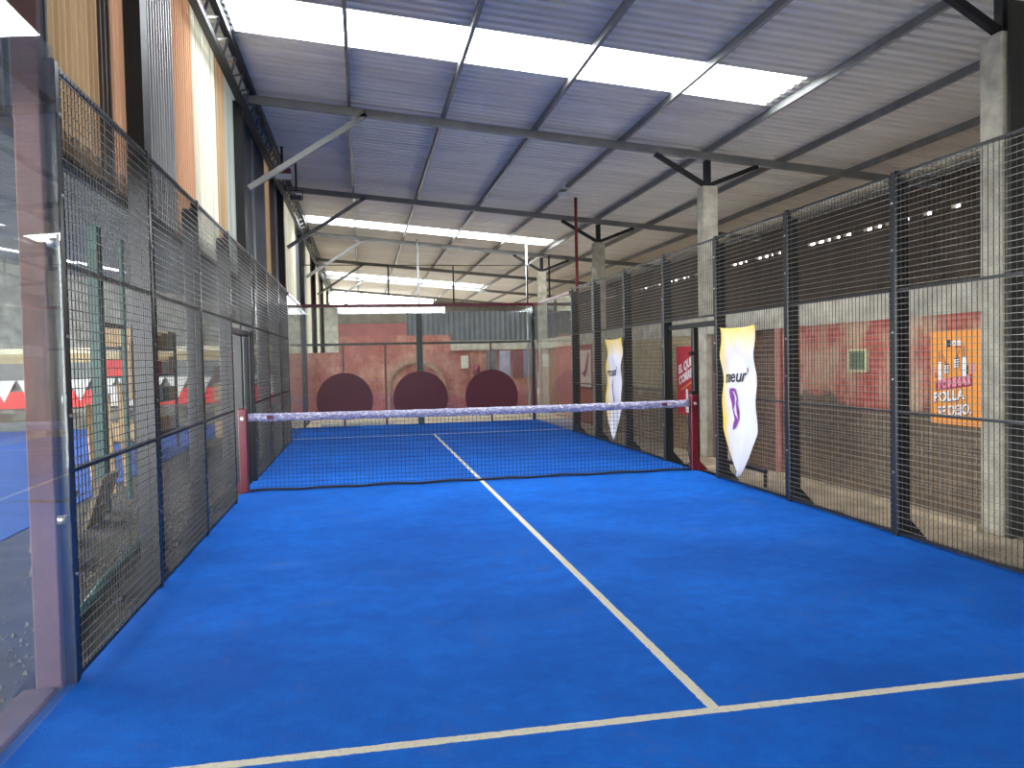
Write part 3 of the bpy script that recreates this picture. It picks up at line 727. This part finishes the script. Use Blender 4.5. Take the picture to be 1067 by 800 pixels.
# ---------------------------------------------------------------- lamps and fittings under the roof
def flood(label, x, y, z, mat, lens):
    t = thing('floodlight', label, 'lamp', (x, y, z))
    MB().cbox(x - .11, x + .11, y - .05, y + .05, z - .06, z + .04, .015).build('housing', mat, t)
    MB().box(x - .095, x + .095, y - .058, y - .051, z - .05, z + .03).build('lens', lens, t)
    br = MB().box(x - .13, x - .115, y - .015, y + .015, z - .05, z + .12).box(x + .115, x + .13, y - .015, y + .015, z - .05, z + .12).box(x - .13, x + .13, y - .015, y + .015, z + .12, z + .135)
    br.box(x - .02, x + .02, y - .02, y + .02, z + .135, ZR(x) - .002) if z > 4.9 else None
    br.build('bracket', mat, t); return t
flood('small white floodlight fixed under the fourth purlin near the red pole', 2.62, 5.35, 4.93, WHITE, M('lamp lens', (.6, .6, .6), .2))
flood('black floodlight hanging high in the far left corner by the wall', -2.72, 6.2, 4.95, STEEL, M('dark lens', (.05, .05, .06), .2))
t = thing('horn_speaker', 'maroon and white box fitting under the eave on the left wall', 'speaker', (-2.9, 5.1, 5.02))
MB().cbox(-3.02, -2.72, 4.95, 5.25, 5.06, 5.24, .02).build('housing', MAROON, t); MB().cbox(-3.0, -2.70, 4.9, 4.949, 5.02, 5.12, .01).build('front', WHITE, t)
MB().box(-2.9, -2.86, 5.05, 5.1, 5.24, ZR(-2.88) - .002).build('bracket', DARKST, t)

# ---------------------------------------------------------------- outside strip, right
t = thing('floor_rail', 'low black steel rail lying outside the right fence behind the near flag', 'rail', (3.42, -.65, G))
MB().cbox(3.39, 3.44, -1.20, -.12, .10, .15).build('bar', STEEL, t)
for yy in (-1.18, -.16): MB().cbox(3.395, 3.435, yy - .02, yy + .02, G, .10).build('leg', STEEL, t)

# ---------------------------------------------------------------- near-left pillar and kerb
tag(MB().cbox(-3.135, -3.015, -5.99, -5.935, -.02, 3.9, .006).build('pillar', PINKP), 'faded maroon plaster pillar behind the near left glass', 'pillar')
tag(MB().cbox(-3.19, -3.03, -9.9, -6.0, G, .02, .01).build('kerb', PINKP), 'faded maroon kerb along the foot of the near left glass', 'kerb')

# ---------------------------------------------------------------- neighbour hall on the left
def box_thing(name, label, cat, x0, x1, y0, y1, z0, z1, mat, group=None):
    return tag(MB().cbox(x0, x1, y0, y1, z0, z1, .008).build(name, mat), label, cat, group)
box_thing('green_post', 'thick green steel post standing beyond the nearest left mesh panel', 'post', -4.52, -4.40, -.62, -.48, G, 3.2, GREEN, 'green posts in the left hall')
box_thing('green_post', 'thin green steel post just right of the thick green one', 'post', -4.48, -4.43, .42, .50, G, 3.2, GREEN, 'green posts in the left hall')
tag(MB().bar((-4.46, -.475, 2.1), (-4.46, .415, 2.1), .05).build('cross_bar', DARKST), 'dark cross bar joining the two green posts', 'rail')
tag(MB().tube([(-3.28, -5.5, G + .05), (-3.5, -3.6, G + .05), (-3.6, -2.2, G + .05)], .035, 8).build('pipe', GREEN), 'green pipe lying on the debris outside the left fence', 'pipe')
# leaning boards
BRD = M('grey weathered boards', (.30, .25, .18), .9, 0, .5, 6)
for k, (x, y, w_, h_) in enumerate([(-4.0, -3.1, .5, .62), (-4.35, -2.2, .45, .75), (-4.2, -1.25, .55, .55)]):
    lb = ['nearest grey slab leaning outside the left fence', 'tallest grey slab leaning outside the left fence', 'squat grey slab leaning beside the green post'][k]
    tag(MB().prism([(x - .18, G + .012), (x - .13, G + .012), (x + .05, G + h_), (x, G + h_)], 'Y', y - w_ / 2, y + w_ / 2).build('leaning_board', BRD), lb, 'board', 'slabs leaning in the left passage')
WOODP = M('raw timber', (.42, .27, .13), .8, 0, .4, 5, stretch=(1, 6, .5))
for k, (x, y) in enumerate([(-4.75, .15), (-4.78, .95), (-4.8, 1.6)]):
    tag(MB().bar((x, y, G + .012), (x - .1, y + .15, 1.15 + .1 * k), .07, .03).build('timber', WOODP), ['pale timber leaning by the green posts', 'middle pale timber leaning left of the shelves', 'pale timber leaning closest to the shelves'][k], 'timber', 'timbers leaning in the left hall')
# shelving with cartons
t = thing('storage_rack', 'black metal storage rack of cartons seen through the second left mesh panel', 'shelf', (-5.6, 5.5, G))
for (xx, yy) in ((-5.9, 4.0), (-5.9, 7.0), (-5.3, 4.0), (-5.3, 7.0), (-5.3, 5.5), (-5.9, 5.5)): MB().box(xx - .02, xx + .02, yy - .02, yy + .02, G, 2.3).build('upright', DARKST, t)
for zz in (.35, .95, 1.45, 1.95): MB().box(-5.95, -5.27, 3.96, 7.04, zz - .03, zz).build('shelf', DARKST, t)
CART = M('brown cardboard', (.48, .33, .17), .85, 0, .25, 5); REDB = M('red carton', (.60, .04, .03), .6, 0, .2, 5); WHB = M('white carton', (.62, .60, .55), .7, 0, .2, 5); GRNB = M('teal carton', (.05, .22, .17), .7, 0, .2, 5)
rows = ((.35, 'lowest'), (.95, 'second'), (1.45, 'third'), (1.95, 'top'))
place = ['at its near end', 'next to its near end', 'just before its middle', 'just after its middle', 'next to its far end', 'at its far end']
cm_ = [[CART, CART, WHB, CART, CART, WHB], [WHB, CART, REDB, WHB, GRNB, CART], [REDB, WHB, GRNB, REDB, WHB, CART], [CART] * 6]
cn = {'brown cardboard': 'brown', 'red carton': 'red', 'white carton': 'white', 'teal carton': 'teal'}
for r_, (zz, nm) in enumerate(rows):
    for k in range(6):
        y = 4.07 + k * .5; h_ = random.uniform(.24, .36); mt = cm_[r_][k]
        box_thing('carton', '%s carton on the %s shelf of the rack, %s' % (cn[mt.name], nm, place[k]), 'box', -5.75, -5.32, y, y + .4, zz, zz + h_, mt, 'cartons on the storage rack')
# bench / pallet stack further on
for k in range(4):
    box_thing('crate', 'stacked brown crate beyond the third left mesh panel, %s of its pile' % ['bottom', 'second', 'third', 'top'][k], 'crate', -4.9, -4.2, 8.9, 9.9, G + .012 + k * .42, G + .40 + k * .42, (CART, BRD, CART, BRN)[k], 'crates piled in the left hall')
box_thing('notice_board', 'tan notice board on a stand in the left hall', 'board', -5.1, -5.04, 2.9, 3.5, 1.1, 2.0, CART)
tag(MB().box(-5.09, -5.05, 3.15, 3.21, G + .02, 1.1).build('board_stand', DARKST), 'thin dark stand under the tan notice board', 'stand')
# end wall of the neighbour court: bands and a triangle-print banner
struct(MB().box(-17, -3.4, yb - .04, yb, 2.05, 2.20).build('trim_6', M('cream band', (.72, .66, .45), .7)))
struct(MB().box(-17, -3.4, yb - .03, yb, 1.78, 2.05).build('trim_7', M('tan band', (.45, .35, .18), .7, 0, .4, 4)))
struct(MB().box(-17, -3.4, yb - .02, yb, 1.30, 1.78).build('trim_8', M('grey band', (.18, .19, .17), .8, 0, .3, 4)))
t = thing('printed_banner', 'long banner of white triangles over red along the end of the left court', 'banner', (-10, yb - .08, .5))
bn = MB(); bn.box(-16.5, -3.8, yb - .09, yb - .08, .50, .98).build('red_band', M('bright red vinyl', (.70, .04, .03), .6, 0, .25, 3), t)
tri = MB(); x = -16.4
while x < -4.2:
    tri.prism([(x, 1.30), (x + .62, 1.30), (x + .31, .68)], 'Y', yb - .097, yb - .091); x += .66
tri.build('triangles', M('white vinyl', (.66, .66, .60), .6, 0, .2, 4), t)
t = thing('storage_tarp', 'rumpled grey tarpaulin at the foot of the triangle banner', 'tarp', (-10, 13.6, G + .02))
tv = []; nxx = 90
for i in range(nxx + 1):
    x = -16.5 + i * .14
    for j in range(7):
        a = j / 6; tv.append((x, 13.0 + a * 1.15, G + .024 + .45 * a + .05 * math.sin(i * .5 + j) * a + .04 * math.sin(i * 1.1) * a))
tm = MB().add(tv, [(i * 7 + j, (i + 1) * 7 + j, (i + 1) * 7 + j + 1, i * 7 + j + 1) for i in range(nxx) for j in range(6)]); tm.smooth = True
tm.build('sheet', M('grey green tarp', (.20, .22, .18), .7, 0, .5, 2), t)
# debris stuff outside the left fence
db = MB(); rnd = random.Random(3)
for k in range(900):
    x = rnd.uniform(-3.75, -3.2) if rnd.random() < .75 else rnd.uniform(-4.3, -3.2); y = rnd.uniform(-5.9, 1.0); s_ = rnd.uniform(.006, .022)
    a = rnd.uniform(0, PI); c_, s2 = math.cos(a) * s_, math.sin(a) * s_
    z = G + .012; db.add([(x - c_, y - s2, z), (x + s2, y - c_, z), (x + c_, y + s2, z), (x - s2, y + c_, z), (x, y, z + s_ * rnd.uniform(.5, 1.2))], [(0, 1, 4), (1, 2, 4), (2, 3, 4), (3, 0, 4)])
tag(db.build('rubble', M('pale rubble', (.22, .19, .14), .9, 0, .6, 9)), 'pale rubble and grit scattered outside the left fence', 'rubble', kind='stuff')

# things behind the back glass
box_thing('meter_box', 'pale electrical box on the back wall below the concrete beam', 'box', 1.55, 1.78, yb - .10, yb, 1.35, 1.75, M('pale box', (.5, .47, .40), .6))
tag(MB().tube([(2.02, yb - .16, 1.15), (2.02, yb - .14, 1.45)], [.11, .10], 12).build('extinguisher', MAROON), 'dark red extinguisher on the back wall right of the pale box', 'extinguisher')
for k, (x, m_, lb) in enumerate([(2.35, DKG, 'slate grey locker door nearest the extinguisher'), (2.78, M('lilac sheet', (.30, .28, .36), .6), 'lilac locker door between two darker ones'), (3.2, MARS, 'maroon locker door near the right corner'), (3.55, M('violet sheet', (.16, .15, .22), .6), 'violet locker door closest to the right corner')]):
    box_thing('locker_door', lb + ' on the back wall', 'door', x, x + .34, yb - .04, yb, 1.02, 1.90, m_, 'locker doors on the back wall')
box_thing('white_crate', 'low white board on the ground behind the back glass', 'board', -2.6, -.7, 10.75, 10.85, G, .02, WHB)
# brick arches behind the discs
ARC = M('pale brick arch', (.38, .22, .14), .9, 0, .45, 9)
for (cx, lb) in ((.12, 'pale brick arch ring on the back wall behind the middle disc'),):
    ar = MB(); n_ = 24
    for k in range(n_):
        a0 = PI * k / n_; a1 = PI * (k + .93) / n_
        pts = [(cx + r_ * math.cos(a), .75 + r_ * math.sin(a)) for r_, a in ((.80, a0), (.94, a0), (.94, a1), (.80, a1))]
        ar.prism(pts, 'Y', yb - .07, yb - .005)
    ar.box(cx - .94, cx - .80, yb - .07, yb - .005, G, .75); ar.box(cx + .80, cx + .94, yb - .07, yb - .005, G, .75)
    tag(ar.build('brick_arch', ARC), lb, 'arch')

# ---------------------------------------------------------------- camera
cam = bpy.data.cameras.new('camera'); co = bpy.data.objects.new('camera', cam); COL.objects.link(co)
f_, C_, yaw, pit, rol = 814.4, Vector((-1.515, -10.174, 1.583)), .1891, -.0305, -.0212
fwd = Vector((math.sin(yaw) * math.cos(pit), math.cos(yaw) * math.cos(pit), math.sin(pit)))
rt = Vector((math.cos(yaw), -math.sin(yaw), 0)); up = rt.cross(fwd)
c, s_ = math.cos(rol), math.sin(rol)
r2_ = rt * c + up * s_; u2_ = -rt * s_ + up * c
co.matrix_world = Matrix(((r2_.x, u2_.x, -fwd.x, C_.x), (r2_.y, u2_.y, -fwd.y, C_.y), (r2_.z, u2_.z, -fwd.z, C_.z), (0, 0, 0, 1)))
cam.sensor_width = 36; cam.lens = f_ / 1067 * 36; cam.clip_start = .02; cam.clip_end = 200
S.camera = co

# ---------------------------------------------------------------- light: overcast sky through the skylights and added wall openings
w = bpy.data.worlds.new('sky'); S.world = w; w.use_nodes = True
bg = w.node_tree.nodes['Background']; bg.inputs[0].default_value = (.93, .97, 1.0, 1); bg.inputs[1].default_value = 1.0
def portal(name, loc, sx, sy, rot):
    l = bpy.data.lights.new(name, 'AREA'); l.shape = 'RECTANGLE'; l.size = sx; l.size_y = sy; l.cycles.is_portal = True
    o = bpy.data.objects.new(name, l); COL.objects.link(o); o.location = loc; o.rotation_euler = rot
for (a, b) in SKY:
    portal('skylight_portal', (.57, (a + b) / 2, ZR(.57) + .06), 6.98, b - a, (0, math.atan(.0885), 0))
for (a, b) in LSK:
    portal('skylight_portal', (-10.25, (a + b) / 2, ZL(-10.25) + .1), 7.6, b - a, (0, math.atan(.2), 0))
portal('opening_portal', (.3, YB - .15, 5.0), 6.2, 1.1, (PI / 2, 0, 0))
portal('opening_portal', (8.65, 14.5, .26), .34, 41, (0, PI / 2, 0))
portal('opening_portal', (2.6, YE + .2, .4), 11, .9, (-PI / 2, 0, 0))
portal('opening_portal', (-9.75, YB - .15, 2.1), 8.5, 4.3, (PI / 2, 0, 0))
portal('opening_portal', (-17.2, -1.75, 2.25), 3.9, 28.5, (0, -PI / 2, 0))
portal('opening_portal', (-.35, YE + .2, 5.1), 5.9, .9, (-PI / 2, 0, 0))
S.view_settings.view_transform = 'Standard'; S.view_settings.look = 'None'; S.view_settings.gamma = 1; S.view_settings.use_curve_mapping = False
S.view_settings.exposure = 4.42
S.cycles.use_denoising = True
S.cycles.max_bounces = 10; S.cycles.diffuse_bounces = 6; S.cycles.transparent_max_bounces = 24; S.cycles.sample_clamp_indirect = 3
